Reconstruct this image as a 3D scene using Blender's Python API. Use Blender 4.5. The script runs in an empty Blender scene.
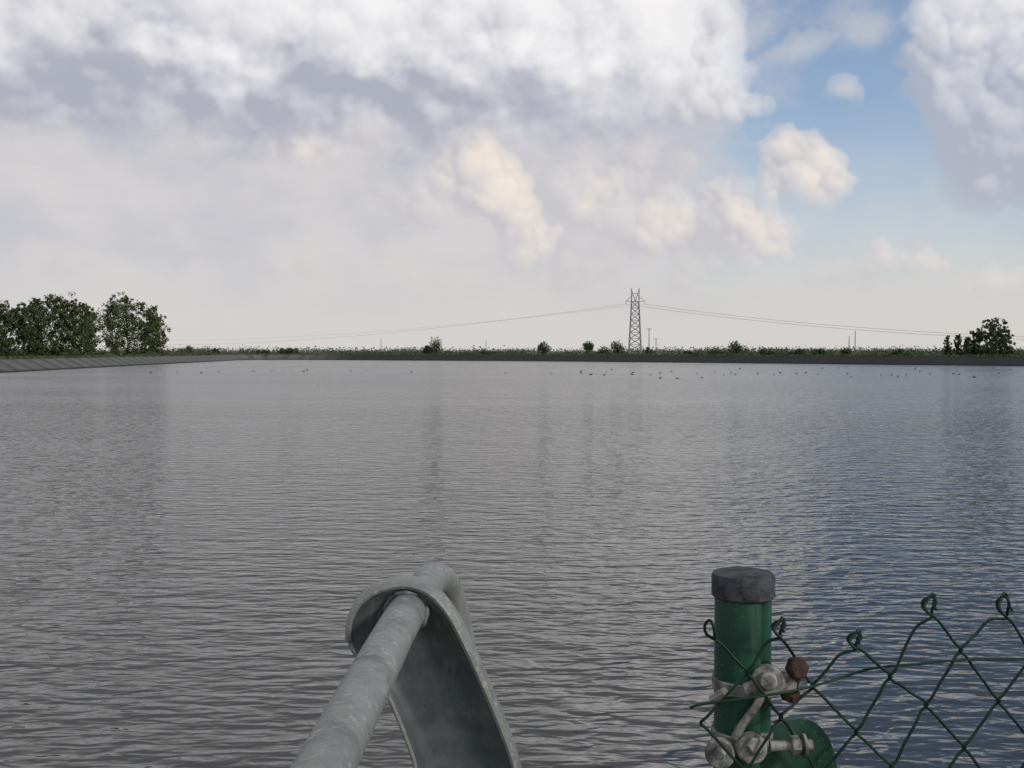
import bpy, bmesh, math, random
import numpy as np
from mathutils import Vector, Matrix
random.seed(7)
D=bpy.data; S=bpy.context.scene
S.view_settings.view_transform='Standard'; S.view_settings.look='None'; S.view_settings.exposure=0
F=1024.0; CZ=3.0; PITCH=math.atan(33/1024.)
def ray(px,py):
    a=(px-512)/F; b=(384-py)/F
    c,s=math.cos(PITCH),math.sin(PITCH)
    return Vector((a, c+b*s, b*c-s))
def W(px,py,y):           # real position of a point seen in the survey photo at distance y
    r=ray(px,py); return Vector((0,0,CZ))+r*(y/r.y)
def azel(px,py):
    r=ray(px,py).normalized(); return math.atan2(r.x,r.y), math.asin(r.z)

# ---------------------------------------------------------------- node helper
class N:
    def __init__(s,nt): s.nt=nt; s.l=nt.links
    def new(s,t,**k):
        n=s.nt.nodes.new(t)
        for a,b in k.items(): setattr(n,a,b)
        return n
    def put(s,sock,v):
        if isinstance(v,bpy.types.NodeSocket): s.l.new(v,sock)
        elif v is not None: sock.default_value=v
    def m(s,op,a,b=None,c=None,clamp=False):
        n=s.new('ShaderNodeMath',operation=op); n.use_clamp=clamp
        for i,v in enumerate((a,b,c)):
            if v is not None: s.put(n.inputs[i],v)
        return n.outputs[0]
    def vm(s,op,a,b=None,sc=None):
        n=s.new('ShaderNodeVectorMath',operation=op)
        s.put(n.inputs[0],a)
        if b is not None: s.put(n.inputs[1],b)
        if sc is not None: s.put(n.inputs['Scale'],sc)
        return n.outputs['Value'] if op in('LENGTH','DOT_PRODUCT') else n.outputs[0]
    def noise(s,v,scale,detail=4,rough=.5,dist=0,col=False):
        n=s.new('ShaderNodeTexNoise'); s.put(n.inputs['Vector'],v)
        n.inputs['Scale'].default_value=scale; n.inputs['Detail'].default_value=detail
        n.inputs['Roughness'].default_value=rough; n.inputs['Distortion'].default_value=dist
        return n.outputs['Color' if col else 'Fac']
    def ss(s,v,a,b,lo=0.,hi=1.):
        n=s.new('ShaderNodeMapRange',interpolation_type='SMOOTHSTEP')
        s.put(n.inputs['Value'],v)
        for k,x in (('From Min',a),('From Max',b),('To Min',lo),('To Max',hi)): s.put(n.inputs[k],x)
        return n.outputs[0]
    def mix(s,f,a,b):
        n=s.new('ShaderNodeMix',data_type='RGBA'); s.put(n.inputs[0],f)
        def c(v): return (*v,1) if isinstance(v,tuple) and len(v)==3 else v
        s.put(n.inputs[6],c(a)); s.put(n.inputs[7],c(b)); return n.outputs[2]

def mat(name,build):
    m=D.materials.new(name); m.use_nodes=True
    nt=m.node_tree; nt.nodes.clear(); n=N(nt)
    o=n.new('ShaderNodeOutputMaterial'); b=n.new('ShaderNodeBsdfPrincipled')
    nt.links.new(b.outputs[0],o.inputs[0]); build(n,b,o); return m
def simple(name,c1,c2,scale,rough=.6,metal=0.,bump=.2,bd=.002,detail=5,spec=.5):
    def f(n,b,o):
        tc=n.new('ShaderNodeTexCoord').outputs['Object']
        x=n.noise(tc,scale,detail,.6)
        n.put(b.inputs['Base Color'],n.mix(n.ss(x,.35,.65),c1,c2))
        n.put(b.inputs['Roughness'],n.m('ADD',n.m('MULTIPLY',x,.3),rough-.15))
        b.inputs['Metallic'].default_value=metal
        b.inputs['Specular IOR Level'].default_value=spec
        if bump>0:
            bp=n.new('ShaderNodeBump'); bp.inputs['Strength'].default_value=bump; bp.inputs['Distance'].default_value=bd
            n.put(bp.inputs['Height'],n.noise(tc,scale*4,4)); n.l.new(bp.outputs[0],b.inputs['Normal'])
    return mat(name,f)

# ---------------------------------------------------------------- world
SUN_EL=math.radians(32); SUN_AZ=math.radians(125)   # azimuth from +Y towards +X
w=D.worlds.new("World"); S.world=w; w.use_nodes=True
nt=w.node_tree; nt.nodes.clear(); n=N(nt)
sky=n.new('ShaderNodeTexSky'); sky.sky_type='NISHITA'; sky.sun_disc=False
sky.sun_elevation=SUN_EL; sky.sun_rotation=SUN_AZ; sky.air_density=1.0; sky.dust_density=.6; sky.ozone_density=2.0
bgsky=n.new('ShaderNodeBackground'); n.l.new(sky.outputs[0],bgsky.inputs[0]); bgsky.inputs[1].default_value=.13
wo=n.new('ShaderNodeOutputWorld'); n.l.new(bgsky.outputs[0],wo.inputs[0])

# ---------------------------------------------------------------- cloud shell (sky dome, see-through where the sky is clear)
rng=np.random.RandomState(11)
def sst(x,a,b):
    t=np.clip((x-a)/(b-a),0,1); return t*t*(3-2*t)
def perlin(x,y,seed):
    r=np.random.RandomState(seed); T=256
    ang=r.rand(T,T)*2*np.pi; gx=np.cos(ang); gy=np.sin(ang)
    xi=np.floor(x).astype(int); yi=np.floor(y).astype(int); fx=x-xi; fy=y-yi
    u=fx*fx*fx*(fx*(fx*6-15)+10); v=fy*fy*fy*(fy*(fy*6-15)+10)
    def gdot(ix,iy,dx,dy):
        a=ix%T; b=iy%T; return gx[a,b]*dx+gy[a,b]*dy
    n00=gdot(xi,yi,fx,fy); n10=gdot(xi+1,yi,fx-1,fy); n01=gdot(xi,yi+1,fx,fy-1); n11=gdot(xi+1,yi+1,fx-1,fy-1)
    return ((n00*(1-u)+n10*u)*(1-v)+(n01*(1-u)+n11*u)*v)*1.4
def fbm(x,y,sc,octv=6,rough=.55,seed=0,billow=False):
    t=0;a=1;s=0;f=1./sc
    for o in range(octv):
        p=perlin(x*f+17.3*o,y*f-9.1*o,seed*31+o)
        t=t+a*((1-2.6*np.abs(p)) if billow else p); s+=a; a*=rough; f*=2.03
    return t/s
st=1.25/F
azf=np.arange(-.64,.64,st); azs=np.concatenate([np.linspace(-np.pi,-.64,90,endpoint=False),azf,np.linspace(azf[-1]+.01,np.pi,90)])
elf=np.arange(-.03,.45,st); els=np.concatenate([elf,np.linspace(elf[-1]+.01,1.565,50)])
i0=90; i1=90+len(azf); j1=len(elf)
AZ,EL=np.meshgrid(azs,els)          # rows: el
X=AZ*F; Y=EL*F                      # angular units (1/1024 rad)
def U(px,py): a,e=azel(px,py); return a*F,e*F
ex=lambda py: U(512,py)[1]
axx=lambda px: U(px,351)[0]
def gauss(img,s):
    p=int(3*s)+2
    im=np.pad(img,p,mode='edge')
    fy=np.fft.fftfreq(im.shape[0])[:,None]; fx=np.fft.rfftfreq(im.shape[1])[None,:]
    G_=np.exp(-2*(np.pi*s)**2*(fx*fx+fy*fy))
    return np.fft.irfft2(np.fft.rfft2(im)*G_,s=im.shape)[p:-p,p:-p]
RGB=np.zeros(AZ.shape+(3,)); AL=np.zeros(AZ.shape)
def over(c,a,sl=None):
    if sl is None: sl=(slice(None),slice(None))
    a=np.clip(a,0,1); A0=AL[sl]; C0=RGB[sl]
    out=a+A0*(1-a)
    RGB[sl]=(c*a[...,None]+C0*(A0*(1-a))[...,None])/np.maximum(out,1e-6)[...,None]; AL[sl]=out
def colmix(a,b,t): return np.array(a)+(np.array(b)-np.array(a))*np.clip(t,0,1)[...,None]
big=fbm(X,Y*2.,300,4,.5,3); med=fbm(X,Y*1.7,110,6,.55,4); bil=fbm(X,Y*1.3,70,6,.55,5,True)
# base: haze + veil
haze=1-sst(Y+big*50,0,ex(55)); 
veil=(1-sst(X+med*120,axx(650),axx(815)))*sst(X,-2900,-2200)
thin=(.11+sst(big+med*.9,-.10,.6)*.5)*(1-.75*sst(Y,ex(30),ex(-150)))
behind=sst(np.abs(X),1300,1900)*sst(med+big,-.5,.2)*.8
al=np.maximum.reduce([haze*.97,veil*.97,thin,behind])
c=colmix((.56,.555,.60),(.67,.64,.645),.5+1.4*med+.5*big)
hz=sst(ex(230)-Y,0,ex(230))[...,None]
c=c*(1-hz)+np.array((.655,.63,.615))*hz
over(c,al)
FS=(slice(0,j1),slice(i0,i1)); Xf=X[FS]; Yf=Y[FS]
wx=fbm(Xf,Yf,26,4,.6,21)*11+fbm(Xf,Yf,90,2,.5,23)*16; wy=fbm(Xf,Yf,26,4,.6,22)*10+fbm(Xf,Yf,70,2,.5,24)*8
Xw=Xf+wx; Yw=Yf+wy
fine=fbm(Xf,Yf,14,4,.6,30); midn=fbm(Xf,Yf,45,5,.55,31)
def raster(sph):
    Z=np.full(Xf.shape,-1e9); NX=np.zeros(Xf.shape); NY=np.zeros(Xf.shape); NZ=np.zeros(Xf.shape)
    x0=Xf[0,0]; y0=Yf[0,0]; s=1.25
    for (x,y,r,z) in sph:
        a=max(0,int((x-r-30-x0)/s)); b=min(Xf.shape[1],int((x+r+30-x0)/s)+1)
        c_=max(0,int((y-r-22-y0)/s)); d=min(Xf.shape[0],int((y+r+22-y0)/s)+1)
        if a>=b or c_>=d: continue
        dx=(Xw[c_:d,a:b]-x)/r; dy=(Yw[c_:d,a:b]-y)/r; q=dx*dx+dy*dy
        zz=z+r*np.sqrt(np.clip(1-q,0,1)); m=(q<1)&(zz>Z[c_:d,a:b])
        Z[c_:d,a:b][m]=zz[m]; NX[c_:d,a:b][m]=dx[m]; NY[c_:d,a:b][m]=dy[m]; NZ[c_:d,a:b][m]=np.sqrt(np.clip(1-q,0,1))[m]
    return (Z>-1e8).astype(float),NX,NY,NZ
def grow(lst,depth=2,kids=7,up=.35):
    out=[]
    def rec(x,y,r,z,d):
        out.append((x,y,r,z))
        if d==0 or r<4: return
        for _ in range(kids):
            a=rng.uniform(0,2*np.pi); 
            if rng.rand()<up: a=rng.uniform(-.3,np.pi*.85)
            rr=r*rng.uniform(.22,.6); k=r*rng.uniform(.5,1.05)
            rec(x+math.cos(a)*k,y+math.sin(a)*k*.9,rr,z+rng.uniform(.1,.8)*math.sqrt(max(0,r*r-k*k*.8)),d-1)
    for (x,y,r,z) in lst: rec(x,y,r,z,depth)
    return out
def cluster(px,py,rx,ry,k,rmin,rmax):
    cx,cy=U(px,py); o=[]
    for _ in range(k):
        a=rng.uniform(0,2*np.pi); q=math.sqrt(rng.rand())
        x=cx+math.cos(a)*q*rx; y=cy+math.sin(a)*q*ry
        o.append((x,y,rng.uniform(rmin,rmax)*(1-.35*q),rng.uniform(-8,8)))
    return o
Lv=np.array((.62,.50,.60)); Lv/=np.linalg.norm(Lv)
def paint(sph,lit,sha,op,soft=1.6,contrast=1.,vert=None,fade=None,bias=.0,big_s=7,wisp=.5,small=.34):
    M,NX,NY,NZ=raster(sph)
    L=(NX*Lv[0]+NY*Lv[1]+NZ*Lv[2])*M
    Mb=gauss(M,big_s)+1e-3
    Ls=gauss(L,1.4)/(gauss(M,1.4)+1e-3); Lb=gauss(L,big_s)/Mb; Lh=gauss(L,big_s*3)/(gauss(M,big_s*3)+1e-3)
    s=small*Ls+.42*Lb+(.58-small)*Lh
    s=(s-.5)*1.85*contrast+.52+bias+fine*.09+midn*.24
    if vert is not None: s=s+vert
    a=gauss(M,soft)
    edge=a*(1-a)*4
    a=sst(a+edge*(fine*.8+midn*.55)*wisp,.13,.90)
    a=a*(.40+.60*sst(gauss(M,soft*4.5),.40,.98))
    a=a*op*(1 if fade is None else fade)
    over(colmix(sha,lit,s),a,FS)
# ---- low, hazy cumulus rows near the horizon
sph=[]
for (px,py,rx,ry,k) in [(450,285,60,14,6),(560,275,60,16,7),(660,268,60,20,8),(760,268,60,22,9),(880,270,70,16,9),(990,285,70,16,9),(330,262,70,14,5),(60,255,70,16,5)]:
    sph+=cluster(px,py,rx,ry,k,8,20)
paint(grow(sph,2,5),(.76,.70,.66),(.56,.545,.555),.55,2.4,.85,fade=sst(Yf+midn*20,ex(330),ex(262)))
# ---- faint middle mass
sph=[]
for (px,py,rx,ry,k) in [(600,215,70,45,12),(700,225,70,40,12),(640,170,70,25,7),(420,190,50,30,6),(745,245,60,30,8),(300,150,45,18,6)]:
    sph+=cluster(px,py,rx,ry,k,12,26)
paint(grow(sph,2,6),(.80,.755,.735),(.56,.55,.59),.66,2.4,.9,fade=sst(Yf+midn*25,ex(290),ex(225)))
# ---- bright towers
def tower(pts,op,bottom,top_,lit=(.93,.84,.745),sha=(.555,.54,.58),con=1.0,b=0.):
    sph=[]
    for (px,py,r) in pts: x,y=U(px,py); sph.append((x,y,r,rng.uniform(-4,4)))
    paint(grow(sph,3,6,up=.5),lit,sha,op,1.7,con,fade=sst(Yf+midn*22+(Xf-U(pts[0][0],0)[0])*.10,ex(bottom),ex(top_)),bias=b,wisp=.75,small=.32)
tower([(452,165,17),(472,168,24),(492,190,26),(515,215,26),(528,238,24),(520,258,18),(470,195,22),(545,250,12),(440,185,14)],.84,285,215)
tower([(290,148,20),(318,140,16),(268,156,13),(335,158,11)],.65,185,150)
tower([(590,190,14),(610,182,12),(575,215,18)],.52,240,205)
tower([(652,222,20),(672,240,18),(640,245,20),(690,215,13)],.62,280,230)
tower([(742,220,20),(758,238,20),(735,245,18),(728,188,12),(715,200,10),(770,250,14)],.80,285,235)
tower([(785,150,18),(812,158,22),(836,184,18),(800,185,20),(775,180,14),(850,198,9),(768,194,9),(822,200,14)],.90,230,180,b=.03)
tower([(828,92,13),(842,84,11),(818,98,10),(848,95,8)],.62,118,98)
tower([(800,50,14),(815,42,10),(785,62,10)],.35,80,55,con=.6)
tower([(885,258,13),(905,264,15),(930,266,12),(868,268,8),(945,272,7)],.6,290,268,con=.8)
tower([(990,282,15),(1010,285,16),(968,290,10)],.45,305,285,con=.7)
# ---- big stratocumulus deck
deckY=ex(150)+midn*26+med[FS]*30
deckY=deckY+sst(Xf,axx(420),axx(760))*12
dm=sst(Yf-deckY,-20,34)*(1-sst(Xf+midn*60+(Yf-ex(60))*.15,axx(670),axx(735)))
h=bil[FS]*.55+midn*.5+med[FS]*.6
emb=(h-np.roll(np.roll(h,-7,0),-5,1))
vert_=sst(Yf+med[FS]*70+midn*22,ex(110),ex(25))
s=.06+.66*vert_+.55*gauss(emb,1.5)+.35*gauss(emb,5)+.16*midn+.25*med[FS]+.25*sst(Xf,axx(330),axx(640))
over(colmix((.415,.43,.51),(.88,.87,.89),s),dm*.96,FS)
sph=[]
for (px,py,rx,ry,k) in [(540,75,70,26,9),(620,70,70,45,14),(680,95,50,26,10),(700,45,32,40,8),(640,10,80,30,9),(420,30,90,22,7),(200,25,150,20,8),(40,35,90,20,5),(300,0,180,16,8),(470,8,90,22,6)]:
    sph+=cluster(px,py,rx,ry,k,16,46)
paint(grow(sph,2,5),(.92,.905,.905),(.48,.49,.56),.72,3.2,.9,vert=(sst(Yf+midn*20+med[FS]*40,ex(125),ex(30))-.55)*.55+sst(Xf,axx(430),axx(680))*.14+med[FS]*.35,
      fade=sst(Yf+midn*26+med[FS]*20+sst(Xf,axx(420),axx(600))*45,ex(108),ex(60)),big_s=10,small=.20)
tower([(700,105,22),(728,112,18),(750,108,11),(768,106,8),(680,118,16),(715,85,18),(712,50,16),(718,20,15)],.80,150,118,lit=(.91,.89,.88),sha=(.50,.50,.57))
# ---- right-hand cloud
sph=[]
for (px,py,rx,ry,k) in [(965,60,52,50,13),(1010,100,70,50,14),(1075,80,60,80,14),(990,150,42,14,7),(935,100,22,34,6),(975,10,52,20,8),(1150,100,70,80,12),(1010,190,40,10,7),(1080,185,60,20,8)]:
    sph+=cluster(px,py,rx,ry,k,12,34)
paint(grow(sph,2,6),(.87,.85,.855),(.44,.46,.545),.90,2.8,1.0,vert=(sst(Yf+midn*25+med[FS]*30,ex(160),ex(0))-.55)*.85-sst(Xf,axx(950),axx(1010))*.06+med[FS]*.3,big_s=9,small=.24,wisp=.9)
# ---- everything above the frame (mirrored in the water)
Yt=Y+big*60
edgeR=(1-sst(X+med*25,axx(815),axx(860)))
up=sst(Yt,ex(-5),ex(-90))*edgeR*sst(X,-2000,-1500)
c=colmix((.56,.545,.54),(.80,.775,.755),.6+1.0*med+.5*bil*.6)
glow=sst(X,axx(480),axx(660))*sst(Y,ex(40),ex(-50))*(1-sst(Y,480,700))  # extra brightness added to the unseen sky, to put a sheen on the water
c=c*(1+glow[...,None]*.85)
c=colmix((1,1,1),(.45,.48,.55),sst(Y,400,800))*c
over(c,up*.97)
sv=Vector((math.sin(SUN_AZ)*math.cos(SUN_EL),math.cos(SUN_AZ)*math.cos(SUN_EL),math.sin(SUN_EL)))
dx=np.sin(AZ)*np.cos(EL); dy=np.cos(AZ)*np.cos(EL); dz=np.sin(EL)
cs=dx*sv.x+dy*sv.y+dz*sv.z
AL*=1-sst(cs,math.cos(math.radians(20)),math.cos(math.radians(8)))
RAD=13000.
co_=np.stack([dx*RAD,dy*RAD,dz*RAD],-1).reshape(-1,3)
nr,nc=AZ.shape
idx=np.arange(nr*nc).reshape(nr,nc)
q=np.stack([idx[:-1,:-1],idx[1:,:-1],idx[1:,1:],idx[:-1,1:]],-1).reshape(-1,4)
me=D.meshes.new('sky'); me.vertices.add(nr*nc); me.vertices.foreach_set('co',co_.astype(np.float32).ravel())
me.loops.add(q.size); me.loops.foreach_set('vertex_index',q.astype(np.int32).ravel())
me.polygons.add(len(q)); me.polygons.foreach_set('loop_start',np.arange(0,q.size,4,dtype=np.int32))
try: me.polygons.foreach_set('loop_total',np.full(len(q),4,dtype=np.int32))
except Exception: pass
me.update(calc_edges=True)
ca=me.color_attributes.new('cloud','FLOAT_COLOR','POINT')
ca.data.foreach_set('color',np.concatenate([RGB,AL[...,None]],-1).astype(np.float32).ravel())
me.polygons.foreach_set('use_smooth',np.ones(len(q),dtype=bool))
m=D.materials.new('cloud_layer'); m.use_nodes=True; nt=m.node_tree; nt.nodes.clear(); n=N(nt)
at=n.new('ShaderNodeAttribute',attribute_name='cloud'); em=n.new('ShaderNodeEmission'); tr=n.new('ShaderNodeBsdfTransparent'); mx=n.new('ShaderNodeMixShader')
n.l.new(at.outputs['Color'],em.inputs[0]); n.l.new(at.outputs['Alpha'],mx.inputs[0]); n.l.new(tr.outputs[0],mx.inputs[1]); n.l.new(em.outputs[0],mx.inputs[2])
o=n.new('ShaderNodeOutputMaterial'); n.l.new(mx.outputs[0],o.inputs[0])
try: m.cycles.emission_sampling='NONE'
except Exception as e: print(e)
me.materials.append(m); so_=D.objects.new('sky',me); S.collection.objects.link(so_)

# ---------------------------------------------------------------- sun
sd=D.lights.new('sun','SUN'); sd.energy=1.8; sd.angle=math.radians(8); sd.color=(1,.92,.80)
so=D.objects.new('sun',sd); S.collection.objects.link(so)
so.rotation_euler=sv.to_track_quat('Z','Y').to_euler(); so.location=sv*50

# ---------------------------------------------------------------- camera
cd=D.cameras.new('camera'); cd.lens=36; cd.sensor_width=36; cd.clip_start=.05; cd.clip_end=30000
co=D.objects.new('camera',cd); S.collection.objects.link(co); co.location=(0,0,CZ)
co.rotation_euler=(math.pi/2-PITCH,0,0); S.camera=co

# ---------------------------------------------------------------- mesh helpers
def mkobj(name,verts,faces,mats,mi=None,smooth=False,parent=None):
    me=D.meshes.new(name); me.from_pydata([tuple(v) for v in verts],[],faces)
    for m in (mats if isinstance(mats,list) else [mats]): me.materials.append(m)
    if mi: me.polygons.foreach_set('material_index',mi)
    if smooth: me.polygons.foreach_set('use_smooth',[True]*len(me.polygons))
    me.update(); o=D.objects.new(name,me); S.collection.objects.link(o)
    if parent: o.parent=parent
    return o
class G:
    def __init__(s): s.v=[]; s.f=[]; s.mi=[]
    def add(s,v,f,m=0):
        b=len(s.v); s.v+=v; s.f+=[tuple(i+b for i in q) for q in f]; s.mi+=[m]*len(f)
    def tube(s,pts,r,seg=12,m=0,cap=True):
        pts=[Vector(p) for p in pts]; R=r if isinstance(r,(list,tuple)) else [r]*len(pts)
        t0=(pts[1]-pts[0]).normalized(); up=Vector((0,0,1)) if abs(t0.z)<.9 else Vector((1,0,0))
        u=t0.cross(up).normalized(); V=[]; Fc=[]
        for i,p in enumerate(pts):
            if i==0: t=t0
            elif i==len(pts)-1: t=(pts[i]-pts[i-1]).normalized()
            else: t=((pts[i]-pts[i-1]).normalized()+(pts[i+1]-pts[i]).normalized()).normalized()
            u=(u-t*u.dot(t)).normalized(); v=t.cross(u)
            for k in range(seg):
                a=2*math.pi*k/seg; V.append(p+(u*math.cos(a)+v*math.sin(a))*R[i])
        for i in range(len(pts)-1):
            for k in range(seg):
                a=i*seg+k; b=i*seg+(k+1)%seg; Fc.append((a,b,b+seg,a+seg))
        if cap:
            Fc.append(tuple(reversed(range(seg)))); Fc.append(tuple((len(pts)-1)*seg+k for k in range(seg)))
        s.add(V,Fc,m)
    def disc(s,c,ax,r,th,seg=24,m=0,bev=.15):
        c=Vector(c); ax=Vector(ax).normalized(); b=th*bev
        s.tube([c-ax*th/2,c-ax*(th/2-b),c+ax*(th/2-b),c+ax*th/2],[r-b,r,r,r-b],seg,m)
    def obj(s,name,mats,smooth=True,parent=None):
        o=mkobj(name,s.v,s.f,mats,s.mi,smooth,parent)
        if smooth:
            try: o.data.set_sharp_from_angle(angle=math.radians(40))
            except Exception: pass
        return o
def crom(pts,k=8):
    pts=[Vector(p) for p in pts]; P=[2*pts[0]-pts[1]]+pts+[2*pts[-1]-pts[-2]]; out=[]
    for i in range(1,len(P)-2):
        for j in range(k):
            t=j/k; a,b,c,d=P[i-1],P[i],P[i+1],P[i+2]
            out.append(.5*((2*b)+(c-a)*t+(2*a-5*b+4*c-d)*t*t+(3*b-a-3*c+d)*t**3))
    out.append(pts[-1]); return out
def empty(name,loc=(0,0,0)):
    e=D.objects.new(name,None); S.collection.objects.link(e); return e

# ---------------------------------------------------------------- terrain & water
shore=[(-58,5),(-64,70),(-70,140),(-80,240),(-90,345),(-86,354),(-76,352),(0,307),(52,257),(102,205),(180,120),(190,60),(180,5)]
def offset(poly,d):
    out=[]; L=len(poly)
    for i in range(L):
        a=Vector(poly[i-1]); b=Vector(poly[i]); c=Vector(poly[(i+1)%L])
        e1=(b-a).normalized(); e2=(c-b).normalized()
        n1=Vector((-e1.y,e1.x)); n2=Vector((-e2.y,e2.x))   # polygon is clockwise -> left is outside
        m=(n1+n2).normalized(); out.append(b+m*d/max(.4,m.dot(n1)))
    return out
CR=1.7
rings=[(offset(shore,-1.8),-.9),(offset(shore,3.4),CR),(offset(shore,3.75),CR+.06)]
L=len(shore)
V=[];Fc=[];uvs=[]
arc=[0]
for i in range(L): arc.append(arc[-1]+(Vector(shore[(i+1)%L])-Vector(shore[i])).length)
for (r,z) in rings: V+=[(p.x,p.y,z) for p in r]
for k in range(2):
    for i in range(L):
        j=(i+1)%L; Fc.append((k*L+j,k*L+i,(k+1)*L+i,(k+1)*L+j))
        uvs+=[(arc[i+1],k),(arc[i],k),(arc[i],k+1),(arc[i+1],k+1)]
def bankm(n,b,o):
    uvn=n.new('ShaderNodeTexCoord').outputs['UV']; sp=n.new('ShaderNodeSeparateXYZ'); n.put(sp.inputs[0],uvn)
    ob=n.new('ShaderNodeTexCoord').outputs['Object']
    z=n.new('ShaderNodeSeparateXYZ'); n.put(z.inputs[0],ob)
    left=n.ss(z.outputs[0],-74,-50,1,0)
    u=n.m('ADD',sp.outputs[0],n.m('MULTIPLY',n.noise(ob,.3,3),.8))
    fr=n.m('FRACT',n.m('DIVIDE',u,6.)); st=n.m('MULTIPLY',n.ss(fr,.0,.10,0,1),n.ss(fr,.5,1.,1,.45))
    cl=n.mix(n.noise(ob,.5,6,.6),(.09,.09,.088),(.17,.165,.15))
    cl=n.mix(st,(.04,.042,.042),cl)
    cr=n.mix(n.noise(ob,.4,6,.7),(.022,.025,.027),(.050,.053,.050))
    c=n.mix(left,cr,cl)
    c=n.mix(n.ss(n.m('ADD',z.outputs[2],n.m('MULTIPLY',n.noise(ob,2,4),.3)),.2,.55,0,1),(.022,.024,.023),c)
    n.put(b.inputs['Base Color'],c); b.inputs['Roughness'].default_value=.85; b.inputs['Specular IOR Level'].default_value=.15
bm_=mat('bank_liner',bankm)
bank=mkobj('reservoir_bank',V,Fc,bm_)
ul=bank.data.uv_layers.new(name='UVMap')
for i,x in enumerate(uvs): ul.data[i].uv=x
def grm(n,b,o):
    ob=n.new('ShaderNodeTexCoord').outputs['Object']
    c=n.mix(n.ss(n.noise(ob,.02,4,.6),.35,.65),(.045,.07,.025),(.11,.105,.055))
    c=n.mix(n.m('MULTIPLY',n.ss(n.noise(ob,3,5,.7),.4,.7),.5),c,(.12,.11,.075))
    n.put(b.inputs['Base Color'],c); b.inputs['Roughness'].default_value=.95
    bp=n.new('ShaderNodeBump'); bp.inputs['Strength'].default_value=.6; bp.inputs['Distance'].default_value=.1
    n.put(bp.inputs['Height'],n.noise(ob,8,5)); n.l.new(bp.outputs[0],b.inputs['Normal'])
gm=mat('grass_earth',grm)
gr=[(offset(shore,3.7),CR+.03),(offset(shore,7.5),CR),(offset(shore,13),.3),(offset(shore,60),.2)]
V=[];Fc=[]
for r,z in gr: V+=[(p.x,p.y,z) for p in r]
cen=Vector((50,150))
for p in gr[-1][0]:
    q=cen+(p-cen).normalized()*14000; V.append((q.x,q.y,0))
for k in range(4):
    for i in range(L):
        j=(i+1)%L; Fc.append((k*L+j,k*L+i,(k+1)*L+i,(k+1)*L+j))
mkobj('ground',V,Fc,gm)
g=G()
c1=offset(shore,4.0)
for i in range(2,11):
    a=c1[i]; b=c1[(i+1)%L]; ln=(b-a).length; nn=Vector((-(b-a).y,(b-a).x)).normalized()
    for _ in range(int(ln*30)):
        t=random.random(); p=a+(b-a)*t+nn*random.uniform(-.3,3.)
        big_=.5+.5*math.sin(p.x*.35+p.y*.21)*math.sin(p.x*.11-1)
        h=random.uniform(.15,.35)+max(0,big_)*random.uniform(0,.5); wd_=random.uniform(.1,.35)
        an=random.uniform(0,math.pi); dx_,dy_=math.cos(an)*wd_,math.sin(an)*wd_
        g.add([Vector((p.x-dx_,p.y-dy_,CR-.05)),Vector((p.x+dx_,p.y+dy_,CR-.05)),Vector((p.x+dx_*.7,p.y+dy_*.7,CR+h*.8)),Vector((p.x-dx_*.1,p.y,CR+h)),Vector((p.x-dx_*.9,p.y-dy_*.6,CR+h*.7))],[(0,1,2,3,4)],random.choice((0,0,1)))
m_g1=simple('grass_green',(.035,.06,.018),(.07,.10,.03),.6,.9,bump=0)
m_g2=simple('grass_dry',(.08,.08,.035),(.12,.115,.055),.6,.9,bump=0)
g.obj('bank_grass',[m_g1,m_g2],smooth=False)

def waterm(n,b,o):
    ob=n.new('ShaderNodeTexCoord').outputs['Object']
    sp=n.new('ShaderNodeSeparateXYZ'); n.put(sp.inputs[0],ob)
    mp=n.new('ShaderNodeMapping'); n.put(mp.inputs[0],ob); mp.inputs['Rotation'].default_value=(0,0,math.radians(6)); mp.inputs['Scale'].default_value=(.42,1,1)
    v=mp.outputs[0]
    n1=n.noise(v,8.5,1.5,.45,.4)       # ripples
    n2=n.noise(v,3.6,1.5,.45)
    n3=n.noise(v,.9,2,.5)
    n4=n.noise(n.vm('MULTIPLY',ob,(1.6,.40,1)),1.,3,.6)   # chop out on open water
    patch=n.ss(n.noise(n.vm('MULTIPLY',ob,(.35,1,1)),.035,3,.55),.35,.68,.75,1.2)
    h=n.m('ADD',n.m('ADD',n.m('MULTIPLY',n1,.046),n.m('MULTIPLY',n2,.070)),n.m('MULTIPLY',n3,.045))
    h=n.m('ADD',h,n.m('MULTIPLY',n4,n.ss(sp.outputs[1],12,70,0,.16)))
    h=n.m('MULTIPLY',h,patch)
    h=n.m('ADD',h,n.m('MULTIPLY',sp.outputs[1],.115))     # constant tilt toward the near bank, added so reflections pick up higher sky
    bp=n.new('ShaderNodeBump'); bp.inputs['Strength'].default_value=1; bp.inputs['Distance'].default_value=1.
    n.put(bp.inputs['Height'],h); n.l.new(bp.outputs[0],b.inputs['Normal'])
    n.put(b.inputs['Base Color'],(.036,.037,.034,1))
    n.put(b.inputs['Roughness'],n.ss(sp.outputs[1],10,110,.05,.16))    # open water is more wind-ruffled than the lee of the bank
    b.inputs['IOR'].default_value=1.95
wm=mat('water_surface',waterm)
wp=offset(shore,.8)
mkobj('water',[(p.x,p.y,0) for p in wp],[tuple(reversed(range(L)))],wm)

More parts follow.
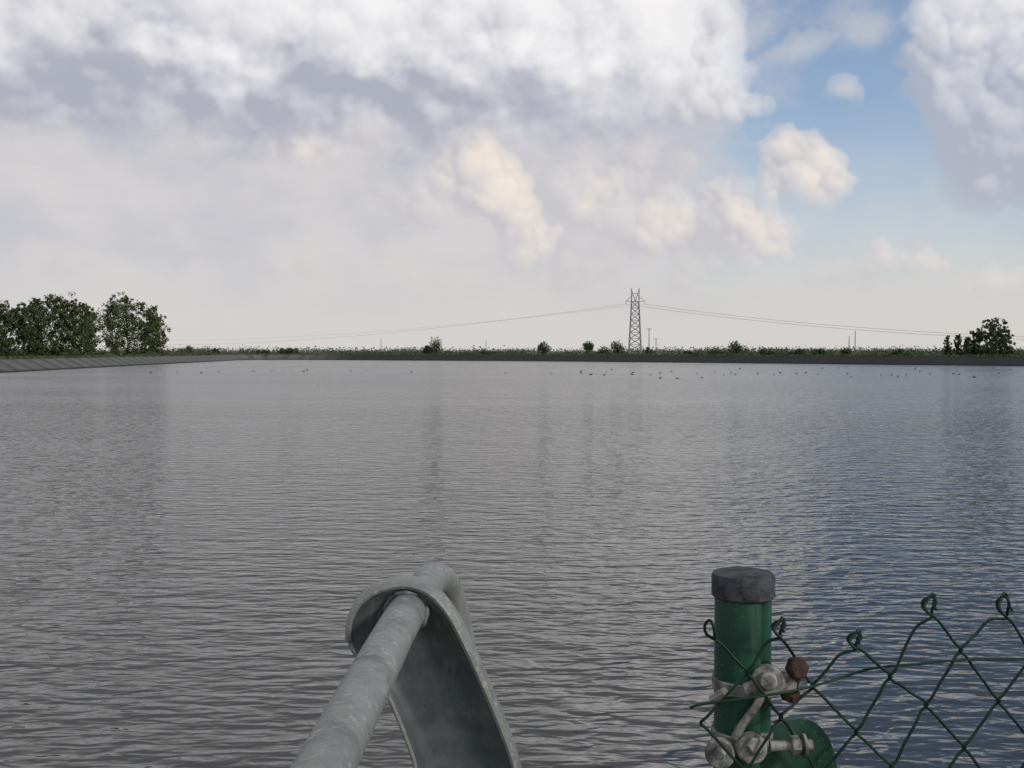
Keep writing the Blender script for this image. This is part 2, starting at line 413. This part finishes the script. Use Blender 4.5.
# ---------------------------------------------------------------- foliage
def leafm(name,a,b_):
    def f(n,b,o):
        ob=n.new('ShaderNodeTexCoord').outputs['Object']
        x=n.noise(ob,.55,2,.6); y=n.noise(ob,4.,1,.5)
        c=n.mix(n.ss(n.m('ADD',n.m('MULTIPLY',x,.6),n.m('MULTIPLY',y,.4)),.38,.62),a,b_)
        n.put(b.inputs['Base Color'],c); b.inputs['Roughness'].default_value=.7; b.inputs['Specular IOR Level'].default_value=.25
    return mat(name,f)
lm=[leafm('leaves_a',(.036,.055,.02),(.085,.12,.036)),leafm('leaves_b',(.045,.06,.025),(.10,.13,.048)),leafm('leaves_c',(.03,.05,.023),(.07,.10,.036))]
bark=simple('bark',(.07,.055,.04),(.14,.12,.095),3,.9)
def leaf(g,c,s,m):
    a=Vector((random.gauss(0,1),random.gauss(0,1),random.gauss(0,1))).normalized()
    b=a.cross(Vector((random.gauss(0,1),random.gauss(0,1),random.gauss(0,1)))).normalized()
    g.add([c-a*s,c+b*s*.6,c+a*s,c-b*s*.6],[(0,1,2,3)],m)
def tree(name,base,H,Wd,lmi=0,leafs=2200,ls=.28,low=.18,conical=False,trunk=.22):
    g=G(); base=Vector(base)
    lean=Vector((random.uniform(-.04,.04),random.uniform(-.04,.04),1))
    tp=[base+Vector((0,0,-.2))]+[base+lean*H*t+Vector((random.uniform(-.1,.1),random.uniform(-.1,.1),0)) for t in (.15,.35,.55,.75,.93)]
    g.tube(tp,[trunk,trunk*.85,trunk*.65,trunk*.45,trunk*.25,.04],8,0)
    clumps=[]
    nl=24
    for i in range(nl):
        t=low+(0.93-low)*((i+.5)/nl)
        if conical: rr=Wd*.5*(1-t)**.7*1.05+.15
        else: rr=Wd*.5*math.sin(math.pi*min(1,max(.0,(t-low*.4)/(1.06-low*.4)))**.85)**.6
        an=i*2.4+random.uniform(-.5,.5); st=base+lean*H*max(.1,t-.10)
        rad=rr*random.uniform(.5,1.0)
        en=base+lean*H*t+Vector((math.cos(an)*rad,math.sin(an)*rad,random.uniform(-.02,.04)*H))
        md=(st+en)/2+Vector((0,0,-.02*H))
        g.tube([st,md,en],[trunk*.3,trunk*.2,.03],5,0,cap=False)
        cr=random.uniform(.08,.13)*H*(.6 if conical else 1)*(1 if t<.8 else .8)
        clumps.append((en,cr)); 
        if random.random()<.7: clumps.append((md.lerp(base+lean*H*t,.3),cr*.9))
    per=leafs//len(clumps)
    for c,r in clumps:
        sub=[(c+Vector((random.gauss(0,.5)*r,random.gauss(0,.5)*r,random.gauss(0,.45)*r)),r*random.uniform(.3,.55)) for _ in range(6)]
        for k in range(per):
            sc,sr=random.choice(sub); d=Vector((random.gauss(0,1),random.gauss(0,1),random.gauss(0,1))).normalized()
            leaf(g,sc+d*sr*random.uniform(.4,1.05),ls*random.uniform(.6,1.3),1)
    return g.obj(name,[bark,lm[lmi]],smooth=False)
def gz(px,py_base,y):
    p=W(px,py_base,y); return Vector((p.x,y,.25))
for (px,top_,d,wd_,mi) in [(-12,303,262,9,2),(6,300,270,8.5,0),(24,302,272,8.5,2),(39,296,276,8.5,0),(56,292,280,9,2),(73,298,282,8.5,0),(89,303,292,7,1),
                        (112,298,300,7.5,1),(128,294,305,8,0),(146,301,304,9.5,1),(157,312,310,6.5,1)]:
    b=gz(px,353,d); H=W(px,top_,d).z-b.z
    tree('deciduous_tree',b,H,wd_,mi,leafs=7500 if px<100 else 5600,ls=.25,low=.12 if px<95 else .17)
for (px,top_,d,wd_,con) in [(948,335,250,2.2,True),(957,333,252,2.6,True),(966,336,250,2.4,True),(977,329,252,5.5,False),(990,317,255,9,False),(1002,326,258,5.5,False)]:
    b=gz(px,353,d); H=W(px,top_,d).z-b.z
    tree('conifer_tree' if con else 'deciduous_tree',b,H,wd_,2,leafs=6500 if not con else 2200,ls=.20,low=.04 if con else .06,conical=con,trunk=.14)
def bush(name,base,H,Wd,n_=500,ls=.25,mi=0,g=None):
    own=g is None
    if own: g=G()
    for i in range(7):
        a=random.uniform(0,6.28); r=random.uniform(0,.36)*Wd
        cc=base+Vector((math.cos(a)*r,math.sin(a)*r,H*random.uniform(.3,.72))); cr=min(H,Wd)*random.uniform(.2,.34)
        g.tube([base,cc],[.08,.03],5,0,cap=False)
        for k in range(n_//7):
            d=Vector((random.gauss(0,1),random.gauss(0,1),random.gauss(0,1))).normalized()
            leaf(g,cc+d*cr*random.uniform(.4,1.1),ls*random.uniform(.6,1.3),1)
    if own: g.obj(name,[bark,lm[mi]],smooth=False)
for (px,t,hw,d) in [(437,336,10,430),(427,344,6,430),(545,341,8,430),(587,340,7,420),(603,345,9,420),(616,338,10,430),(650,345,4,440),(739,339,11,400),
                    (770,345,15,390),(718,347,10,400),(795,348,13,380),(820,348,12,380),(296,345,13,470),(283,347,8,470),(487,349,8,460),(190,345,13,470),(215,347,13,470),(690,350,9,410),(265,348,12,480),(845,348,9,380),(900,349,10,370)]:
    b=gz(px,353,d); H=W(px,t,d).z-b.z; bush('shrub',b,H,hw*2*d/1024,900,.34,random.choice((0,1,2)))
g=G()
for i in range(520):
    px=random.uniform(-60,1090); d=random.uniform(420,1000)
    if 250<px<700 and random.random()<.3: continue
    b=gz(px,353,d); H=random.uniform(1.4,3.6)*(d/700)+ (1.4 if 150<px<260 or px>700 else 0); 
    for k in range(70):
        leaf(g,b+Vector((random.gauss(0,1)*3.2*d/600,random.gauss(0,2),abs(random.gauss(.4,.35))*H)),.5*d/600*random.uniform(.6,1.3),0)
dl=leafm('distant_leaves',(.045,.065,.038),(.085,.105,.06))
g.obj('distant_treeline',[dl],smooth=False)
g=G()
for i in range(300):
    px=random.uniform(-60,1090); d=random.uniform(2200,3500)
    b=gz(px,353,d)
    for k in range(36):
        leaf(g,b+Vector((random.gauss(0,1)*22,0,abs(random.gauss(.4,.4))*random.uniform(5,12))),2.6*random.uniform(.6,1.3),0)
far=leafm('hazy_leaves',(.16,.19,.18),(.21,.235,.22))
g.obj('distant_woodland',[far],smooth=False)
g=G()
for i in range(70):
    d=random.uniform(270,335); x=random.uniform(-150,-99)
    if (x/d*1024+512)>172: continue
    bush('',Vector((x,d,.25)),random.uniform(1.8,3.4),random.uniform(3,6),220,.27,0,g)
g.obj('undergrowth',[bark,lm[1]],smooth=False)

# ---------------------------------------------------------------- pylon, poles, lines
steel=simple('weathered_steel',(.20,.21,.22),(.30,.31,.32),2,.6,.3,0)
g=G(); PY=500; pb=W(635,353,PY); bx=pb.x; z0=.2
ztop=W(635,288,PY).z; HH=ztop-z0
def hw(t): return 3.1*(1-t)+1.75*t
def leg(sx,sy,t): return Vector((bx+sx*hw(t),PY+sy*hw(t)*.8,z0+HH*.80*t))
r=.13
for sx in(-1,1):
    for sy in(-1,1): g.tube([leg(sx,sy,0),leg(sx,sy,1)],r*1.3,5)
nb=9
for i in range(nb):
    t0,t1=i/nb,(i+1)/nb
    for (a,b) in (((-1,-1),(1,-1)),((-1,1),(1,1)),((-1,-1),(-1,1)),((1,-1),(1,1))):
        g.tube([leg(*a,t0),leg(*b,t1)],r*.75,4); g.tube([leg(*b,t0),leg(*a,t1)],r*.75,4); g.tube([leg(*a,t1),leg(*b,t1)],r*.75,4)
zt=z0+HH*.80
for sx in(-1,1):
    apex=Vector((bx+sx*2.0,PY,ztop))
    for sy in(-1,1):
        g.tube([leg(sx,sy,1),apex],r,4); g.tube([leg(0,sy,1),apex],r*.8,4)
        g.tube([leg(sx,sy,1).lerp(apex,.45),leg(0,sy,1).lerp(apex,.45)],r*.7,4)
    g.tube([Vector((bx,PY,zt)),Vector((bx+sx*4.6,PY,zt+.4))],r,4)
    g.tube([Vector((bx+sx*1.9,PY,zt+2.6)),Vector((bx+sx*4.6,PY,zt+.4))],r*.8,4)
for x in(-4.6,0,4.6):
    for k in range(6): g.disc((bx+x,PY,zt+.3-k*.25),(0,0,1),.17,.12,8)
g.tube([(bx-2,PY,ztop-2.6),(bx+2,PY,ztop-2.6)],r,4)
for sx in(-1,1):
    for sy in(-1,1): g.disc(leg(sx,sy,0)-Vector((0,0,.1)),(0,0,1),.6,.5,10)
g.obj('electricity_pylon',[steel],smooth=False)
wire=simple('power_cable',(.10,.10,.11),(.14,.14,.15),1,.6,.5,0)
g=G()
def cable(a,b,sag,rr):
    a=Vector(a);b=Vector(b); g.tube([a.lerp(b,t/40)-Vector((0,0,sag*4*(t/40)*(1-t/40))) for t in range(41)],rr,4)
for x in(-4.6,4.6):
    e=W(1200,342,350); cable((bx+x,PY,zt-1.1),(e.x+x*.5,e.y,e.z+ (x*.12)),4,.05)
e=W(120,344,900); cable((bx-4.6,PY,zt-1.1),e,7,.045)
e=W(100,339,900); cable((bx+4.6,PY,zt-1.1),e,7,.03)
g.obj('power_line',[wire])
wood=simple('pole_wood',(.09,.08,.07),(.15,.13,.11),3,.9)
def pole(px,t,d,arm=True):
    g=G(); b=gz(px,353,d); z=W(px,t,d).z
    g.tube([b-Vector((0,0,.3)),Vector((b.x,b.y,z))],[.2,.14],8)
    if arm:
        g.tube([(b.x-1.1,b.y,z-.5),(b.x+1.1,b.y,z-.5)],.09,6)
        for s in(-1,0,1): g.tube([(b.x+s,b.y,z-.5),(b.x+s,b.y,z-.1)],.07,6)
    g.obj('utility_pole',[wood])
pole(649,328,430); pole(656,338,520); pole(855,331,420,False); pole(849,336,430,False); pole(381,338,700,False); pole(486,340,700,False)

# ---------------------------------------------------------------- waterfowl
g=G()
def duck(p,s):
    h=random.uniform(0,6.28); d=Vector((math.cos(h),math.sin(h),0))
    p=Vector(p); 
    g.tube([p-d*.24*s+Vector((0,0,.10*s)),p-d*.14*s+Vector((0,0,.06*s)),p+Vector((0,0,.05*s)),p+d*.13*s+Vector((0,0,.05*s)),p+d*.2*s+Vector((0,0,.05*s))],[.015*s,.075*s,.11*s,.085*s,.02*s],8)
    nk=p+d*.15*s
    g.tube([nk+Vector((0,0,.06*s)),nk+d*.03*s+Vector((0,0,.16*s)),nk+d*.045*s+Vector((0,0,.2*s)),nk+d*.09*s+Vector((0,0,.2*s)),nk+d*.15*s+Vector((0,0,.19*s))],[.04*s,.028*s,.045*s,.035*s,.008*s],7)
for i in range(62):
    px=(590+(i+random.uniform(-.8,.8))*9.2) if i<46 else random.uniform(60,590)
    py=random.gauss(373,3.0) if px>560 else random.gauss(372,1.2)
    if py<367.5: py=random.uniform(368,371)
    y=CZ*1024/(py-351); q=W(px,py,y)
    duck((q.x,y,0),random.uniform(.55,.9))
dk=simple('dark_plumage',(.012,.012,.014),(.03,.028,.026),8,.7,bump=0)
g.obj('waterfowl_flock',[dk])

# ---------------------------------------------------------------- foreground: galvanised handrail
def galv(n,b,o):
    ob=n.new('ShaderNodeTexCoord').outputs['Object']
    vo=n.new('ShaderNodeTexVoronoi'); n.put(vo.inputs['Vector'],ob); vo.inputs['Scale'].default_value=160
    sp=n.new('ShaderNodeSeparateColor'); n.l.new(vo.outputs['Color'],sp.inputs[0])
    x=n.noise(ob,22,6,.65); y=n.noise(ob,90,4,.6); z=n.noise(ob,260,3,.6)
    c=n.mix(n.m('MULTIPLY',sp.outputs[0],.35),(.24,.25,.235),(.34,.35,.325))
    c=n.mix(n.ss(x,.45,.7),c,(.16,.165,.16)); c=n.mix(n.m('MULTIPLY',n.ss(y,.56,.70),.75),c,(.44,.435,.38))
    c=n.mix(n.m('MULTIPLY',n.ss(z,.62,.72),.6),c,(.09,.085,.075))
    n.put(b.inputs['Base Color'],c); b.inputs['Metallic'].default_value=.25
    n.put(b.inputs['Roughness'],n.m('ADD',n.m('MULTIPLY',x,.35),.42))
    bp=n.new('ShaderNodeBump'); bp.inputs['Strength'].default_value=.45; bp.inputs['Distance'].default_value=.001
    n.put(bp.inputs['Height'],n.m('ADD',x,y)); n.l.new(bp.outputs[0],b.inputs['Normal'])
gv=mat('galvanised_steel',galv)
def galvd(n,b,o):
    ob=n.new('ShaderNodeTexCoord').outputs['Object']
    x=n.noise(ob,18,6,.65); y=n.noise(n.vm('MULTIPLY',ob,(1,1,.2)),70,4,.6); z=n.noise(ob,200,3,.6)
    c=n.mix(n.ss(x,.35,.7),(.085,.10,.11),(.15,.17,.175)); c=n.mix(n.m('MULTIPLY',n.ss(y,.55,.75),.55),c,(.25,.265,.26))
    c=n.mix(n.m('MULTIPLY',n.ss(z,.62,.72),.5),c,(.06,.055,.05))
    n.put(b.inputs['Base Color'],c); b.inputs['Metallic'].default_value=.35
    n.put(b.inputs['Roughness'],n.m('ADD',n.m('MULTIPLY',x,.3),.38))
    bp=n.new('ShaderNodeBump'); bp.inputs['Strength'].default_value=.35; bp.inputs['Distance'].default_value=.001
    n.put(bp.inputs['Height'],n.m('ADD',x,y)); n.l.new(bp.outputs[0],b.inputs['Normal'])
gvd=mat('galvanised_plate',galvd)
rail=empty('handrail')
g=G()
rz=CZ-.287
path=[(-.15,-.62,CR),(-.15,-.60,2.45),(-.148,-.56,rz-.06),(-.146,-.48,rz),(-.140,-.2,rz),(-.134,.4,rz),(-.129,.7,rz),(-.118,1.07,rz),(-.108,1.20,rz),(-.100,1.28,rz),
      (-.088,1.335,rz-.022),(-.077,1.36,rz-.07),(-.067,1.37,rz-.15),(-.05,1.37,rz-.45),(-.04,1.37,CR-.1)]
g.tube(crom(path,8),.0208,28)
g.obj('tube',[gv],parent=rail)
outer=[(350,640),(351,622),(360,604),(377,592),(402,586),(426,592),(446,612),(464,645),(482,685),(499,725),(514,768),(527,830),(535,950),(536,1150),(536,1400)]
inner=[(350,643),(354,652),(362,662),(374,676),(383,688),(391,702),(398,718),(405,736),(411,752),(416,772),(424,832),(430,950),(432,1150),(432,1400)]
oc=crom([Vector((a,b,0)) for a,b in outer],6); ic=crom([Vector((a,b,0)) for a,b in inner],6)
def resample(P,k):
    acc=[0]
    for i in range(1,len(P)): acc.append(acc[-1]+(P[i]-P[i-1]).length)
    out=[]
    for j in range(k):
        s=acc[-1]*(j/(k-1))
        i=max(1,next((q for q in range(1,len(P)) if acc[q]>=s),len(P)-1)); t=(s-acc[i-1])/max(1e-9,acc[i]-acc[i-1]); out.append(P[i-1].lerp(P[i],min(1,t)))
    return out
K=120; M=14
oc=resample(oc,K); ic=resample(ic,K)
YP=1.115
V=[];Fc=[]
def pl(px,py,extra): 
    y=YP+extra+ .04*min(1,max(0,(py-640)/300.)); return W(px,py,y)
rim_o=[];rim_i=[]
for i in range(K):
    for j in range(M+1):
        t=j/M; p=oc[i].lerp(ic[i],t); dish=.020*(1-(2*t-1)**4)*min(1,i/10.)
        V.append(pl(p.x,p.y,dish))
    rim_o.append(V[i*(M+1)]); rim_i.append(V[i*(M+1)+M])
for i in range(K-1):
    for j in range(M):
        a=i*(M+1)+j; Fc.append((a,a+1,a+M+2,a+M+1))
pg=G(); pg.add(V,Fc,0)
po=pg.obj('curved_plate',[gvd],parent=rail)
sm=po.modifiers.new('th','SOLIDIFY'); sm.thickness=.003; sm.offset=0
g=G()
V=[];Fc=[]
prof=[(0,-.004,.000),(1,-.0055,.003),(2,-.004,.0065),(3,.004,.008),(4,.022,.009),(5,.026,.0085)]
for i,p in enumerate(rim_o):
    a=rim_o[max(0,i-1)]; b=rim_o[min(K-1,i+1)]; t=(b-a).normalized()
    nrm=Vector((-t.z,0,t.x)).normalized()
    if i>3 and nrm.dot(p-rim_i[i])<0: nrm=-nrm
    if i<=3: nrm=Vector((-1,0,0))
    for (k,dy_,dn) in prof: V.append(p+Vector((0,dy_,0))+nrm*(dn-.002))
for i in range(K-1):
    for k in range(len(prof)-1):
        a=i*len(prof)+k; Fc.append((a,a+1,a+1+len(prof),a+len(prof)))
g.add(V,Fc,0)
g.tube(rim_i,.0026,8)
g.obj('rolled_flange',[gv],parent=rail)
g=G()
wc=Vector((-.1165,1.118,rz))
g.tube([wc+Vector((math.cos(a)*.0225,.004*math.sin(3*a),math.sin(a)*.0225)) for a in [2*math.pi*i/40 for i in range(41)]],[.0032+.0008*math.sin(i*2.1) for i in range(41)],8)
g.obj('weld_bead',[gvd],parent=rail)

# ---------------------------------------------------------------- fence post + chain link
def gpaint(n,b,o):
    ob=n.new('ShaderNodeTexCoord').outputs['Object']
    x=n.noise(ob,16,6,.6); y=n.noise(n.vm('MULTIPLY',ob,(1,1,.12)),60,4,.6)
    c=n.mix(n.ss(x,.35,.7),(.008,.050,.032),(.014,.078,.048)); c=n.mix(n.m('MULTIPLY',n.ss(y,.50,.72),.65),c,(.05,.095,.07))
    c=n.mix(n.ss(n.noise(ob,220,3,.5),.64,.72,0,.6),c,(.16,.17,.13))
    n.put(b.inputs['Base Color'],c); n.put(b.inputs['Roughness'],n.m('ADD',n.m('MULTIPLY',x,.35),.34))
    bp=n.new('ShaderNodeBump'); bp.inputs['Strength'].default_value=.3; bp.inputs['Distance'].default_value=.001
    n.put(bp.inputs['Height'],n.noise(ob,70,4)); n.l.new(bp.outputs[0],b.inputs['Normal'])
gp=mat('green_paint',gpaint)
capm=simple('weathered_plastic',(.018,.020,.026),(.070,.074,.085),60,.75,bump=.7,bd=.0015,detail=7,spec=.3)
zinc=simple('zinc_fitting',(.10,.10,.09),(.34,.335,.31),70,.7,.2,.7,.001)
rust=simple('rusty_bolt',(.022,.012,.009),(.075,.035,.022),120,.8,.2,.7,.001)
wirem=simple('green_pvc_wire',(.003,.018,.012),(.008,.034,.022),40,.6,0,.1,.0005,spec=.3)
post=empty('fence_post')
YD=1.06
ax=W(743,600,YD).x
ztop_=W(743,571,YD).z
R=.0292
def postgeo(x,y,zt,par):
    g=G(); seg=48; V=[];Fc=[]
    for z in [CR-.3,zt-.02]:
        for k in range(seg):
            a=2*math.pi*k/seg; da=(a-math.radians(-48)+math.pi)%(2*math.pi)-math.pi
            rr=R-.009*math.exp(-(da/.16)**2)
            V.append(Vector((x+math.cos(a)*rr,y+math.sin(a)*rr,z)))
    for k in range(seg): Fc.append((k,(k+1)%seg,seg+(k+1)%seg,seg+k))
    g.add(V,Fc); g.obj('tube',[gp],parent=par)
    g=G(); rc=.0325
    g.tube([(x,y,zt-.027),(x,y,zt-.025),(x,y,zt-.005),(x,y,zt-.002),(x,y,zt),(x,y,zt-.0005)],[rc-.002,rc,rc,rc-.0015,rc-.005,.004],48)
    g.obj('cap',[capm],parent=par)
postgeo(ax,YD,ztop_,post)
def hexn(g,c,axd,r,th,m=0): g.disc(c,axd,r,th,6,m,.12)
g=G()
def ring(g,z,r,hgt,m=0):
    g.tube([(ax,YD,z-hgt/2),(ax,YD,z-hgt/2+.001),(ax,YD,z+hgt/2-.001),(ax,YD,z+hgt/2)],[r-.001,r,r,r-.001],40,m)
z1=W(730,692,YD-.03).z; ring(g,z1,R+.0022,.013)
z2=W(730,748,YD-.03).z; ring(g,z2,R+.0028,.020)
yl=YD-.035
g.disc(W(768,681,yl),(-.2,-1,.1),.0165,.010,24); g.disc(W(768,681,yl-.008),(-.2,-1,.1),.009,.010,18)
g.disc(W(786,684,yl),(.1,-1,0),.010,.012,18)
g.tube([W(745,690,yl+.004),W(768,684,yl),W(790,682,yl)],[.007,.0085,.006],10)
g.disc(W(720,753,yl),(-.3,-1,.1),.015,.010,24); g.disc(W(720,753,yl-.009),(-.3,-1,.1),.006,.012,6)
g.disc(W(751,748,yl-.003),(.1,-1,.1),.0155,.012,24); g.disc(W(755,745,yl-.011),(.1,-1,.1),.0085,.010,6)
g.tube([W(726,692,yl),W(712,700,yl+.01)],[.005,.005],8)
g.tube([W(735,738,yl),W(744,722,yl-.002),W(757,705,yl-.002),W(764,690,yl)],[.0045,.004,.004,.005],8)
g.tube([W(770,746,yl),W(812,745,yl)],.0055,12); hexn(g,W(795,746,yl-.002),(1,0,0),.0105,.009); g.disc(W(804,746,yl-.002),(1,0,0),.012,.003,20)
g.obj('clamp_fittings',[zinc],parent=post)
g=G()
hexn(g,W(797,668,yl-.004),(.35,-1,.25),.0115,.012); g.tube([W(797,668,yl),W(790,692,yl+.004)],[.007,.006],10); hexn(g,W(790,694,yl),(.1,-.3,1),.0105,.009)
g.obj('rusty_bolt',[rust],parent=post)
g=G()
out=[(772,730),(784,722),(800,719),(815,723),(827,735),(834,752),(838,775),(838,800),(772,800),(768,765)]
pc=crom([W(a,b,YD-.012) for a,b in out]+[W(772,730,YD-.012)],5)[:-1]
k=len(pc); dv=Vector((0,.007,0))
g.add([p for p in pc]+[p+dv for p in pc],[tuple(range(k)),tuple(reversed(range(k,2*k)))]+[(i,i+k,(i+1)%k+k,(i+1)%k) for i in range(k)])
g.obj('bracket_plate',[gp],parent=post)

fence=empty('chain_link_fence')
YF=1.045
wpx=36.3
def topy(px):
    pts=[(600,628),(712,628),(780,624),(817,634),(855,641),(890,626),(925,610),(962,606),(998,602),(1070,607),(1300,612),(4000,612)]
    for (a,b),(c,d) in zip(pts,pts[1:]):
        if a<=px<=c: return b+(d-b)*(px-a)/(c-a)
    return pts[-1][1]
rows=26; rh=48.0
def jit(i,r,s): 
    rr=random.Random(i*7919+r*104729+s); return rr.uniform(-1,1)
def node(c,r):
    px=780+c*wpx; y=topy(px)+r*rh
    px+=jit(c,r,1)*5.0; y+=jit(c,r,2)*5
    if c==-2: px=709-(6 if r>=2 else 0)-(r*.6)
    return px,y
g=G()
def toW(px,py,dy=0): return W(px,py,YF+dy+.012*math.sin(px*.013)*(1 if px>800 else 0))
NC=72
def zoff(px): return -.040*max(0,min(1,(800-px)/22.)) if px<800 else 0
for j in range(-2,NC):
    pts=[]
    for r in range(rows):
        left=((r+j)%2==0); c=j if left else j+1
        x,y=node(c,r); pts.append((x,y,-1 if left else 1))
    P=[]
    for i,(x,y,s) in enumerate(pts):
        z=zoff(x)
        if i==0:
            base=toW(x,y,z); c=j if s<0 else j+1; q=.6+.45*abs(jit(c,0,5)); tl=(.003+jit(c,0,6)*.005)
            if s>0:
                P+= [base+Vector((a*q+tl*(cc>.005),b,cc*q)) for a,b,cc in ((.010,-.003,-.004),(.0075,0,.002),(.004,.003,.010),(.0005,.003,.0135),(-.003,.001,.010),(-.004,-.002,.001),(-.001,-.004,-.006),(.004,-.003,-.012))]
            else:
                P+= [base+Vector((a*q+tl*(cc>.005),b,cc*q)) for a,b,cc in ((.006,.001,-.009),(.005,-.003,-.002),(.002,-.004,.006),(-.001,0,.011),(-.0035,.003,.005),(-.002,.002,-.004))]
            continue
        px0,py0,_=pts[i-1]
        for f in (.3,.62):
            xx=px0+(x-px0)*f; yy=py0+(y-py0)*f; P.append(toW(xx,yy,zoff(xx)))
        dz=.0021
        P.append(toW(x-s*5.0,y-6.0,z-dz)); P.append(toW(x+s*1.2,y,z)); P.append(toW(x-s*5.0,y+6.0,z+dz))
    g.tube(crom(P,3),.00155,8)
g.obj('mesh_wires',[wirem],parent=fence)
g=G()
tw=[W(690,708,YF-.043),W(702,704,YF-.045),W(740,699,YF-.045),W(792,691,YF-.040),W(835,680,YF-.003),W(870,669,YF-.003),W(920,664,YF-.004),W(1024,659,YF-.003),W(1600,655,YF),W(3300,655,YF)]
g.tube(crom(tw,6),.0014,8)
g.tube([W(715,1000,YF),W(1600,1000,YF),W(3300,1000,YF)],.0016,8)
g.obj('tension_wire',[wirem],parent=fence)
p2=empty('fence_post'); 
postgeo(ax+2.4,YD,ztop_,p2)
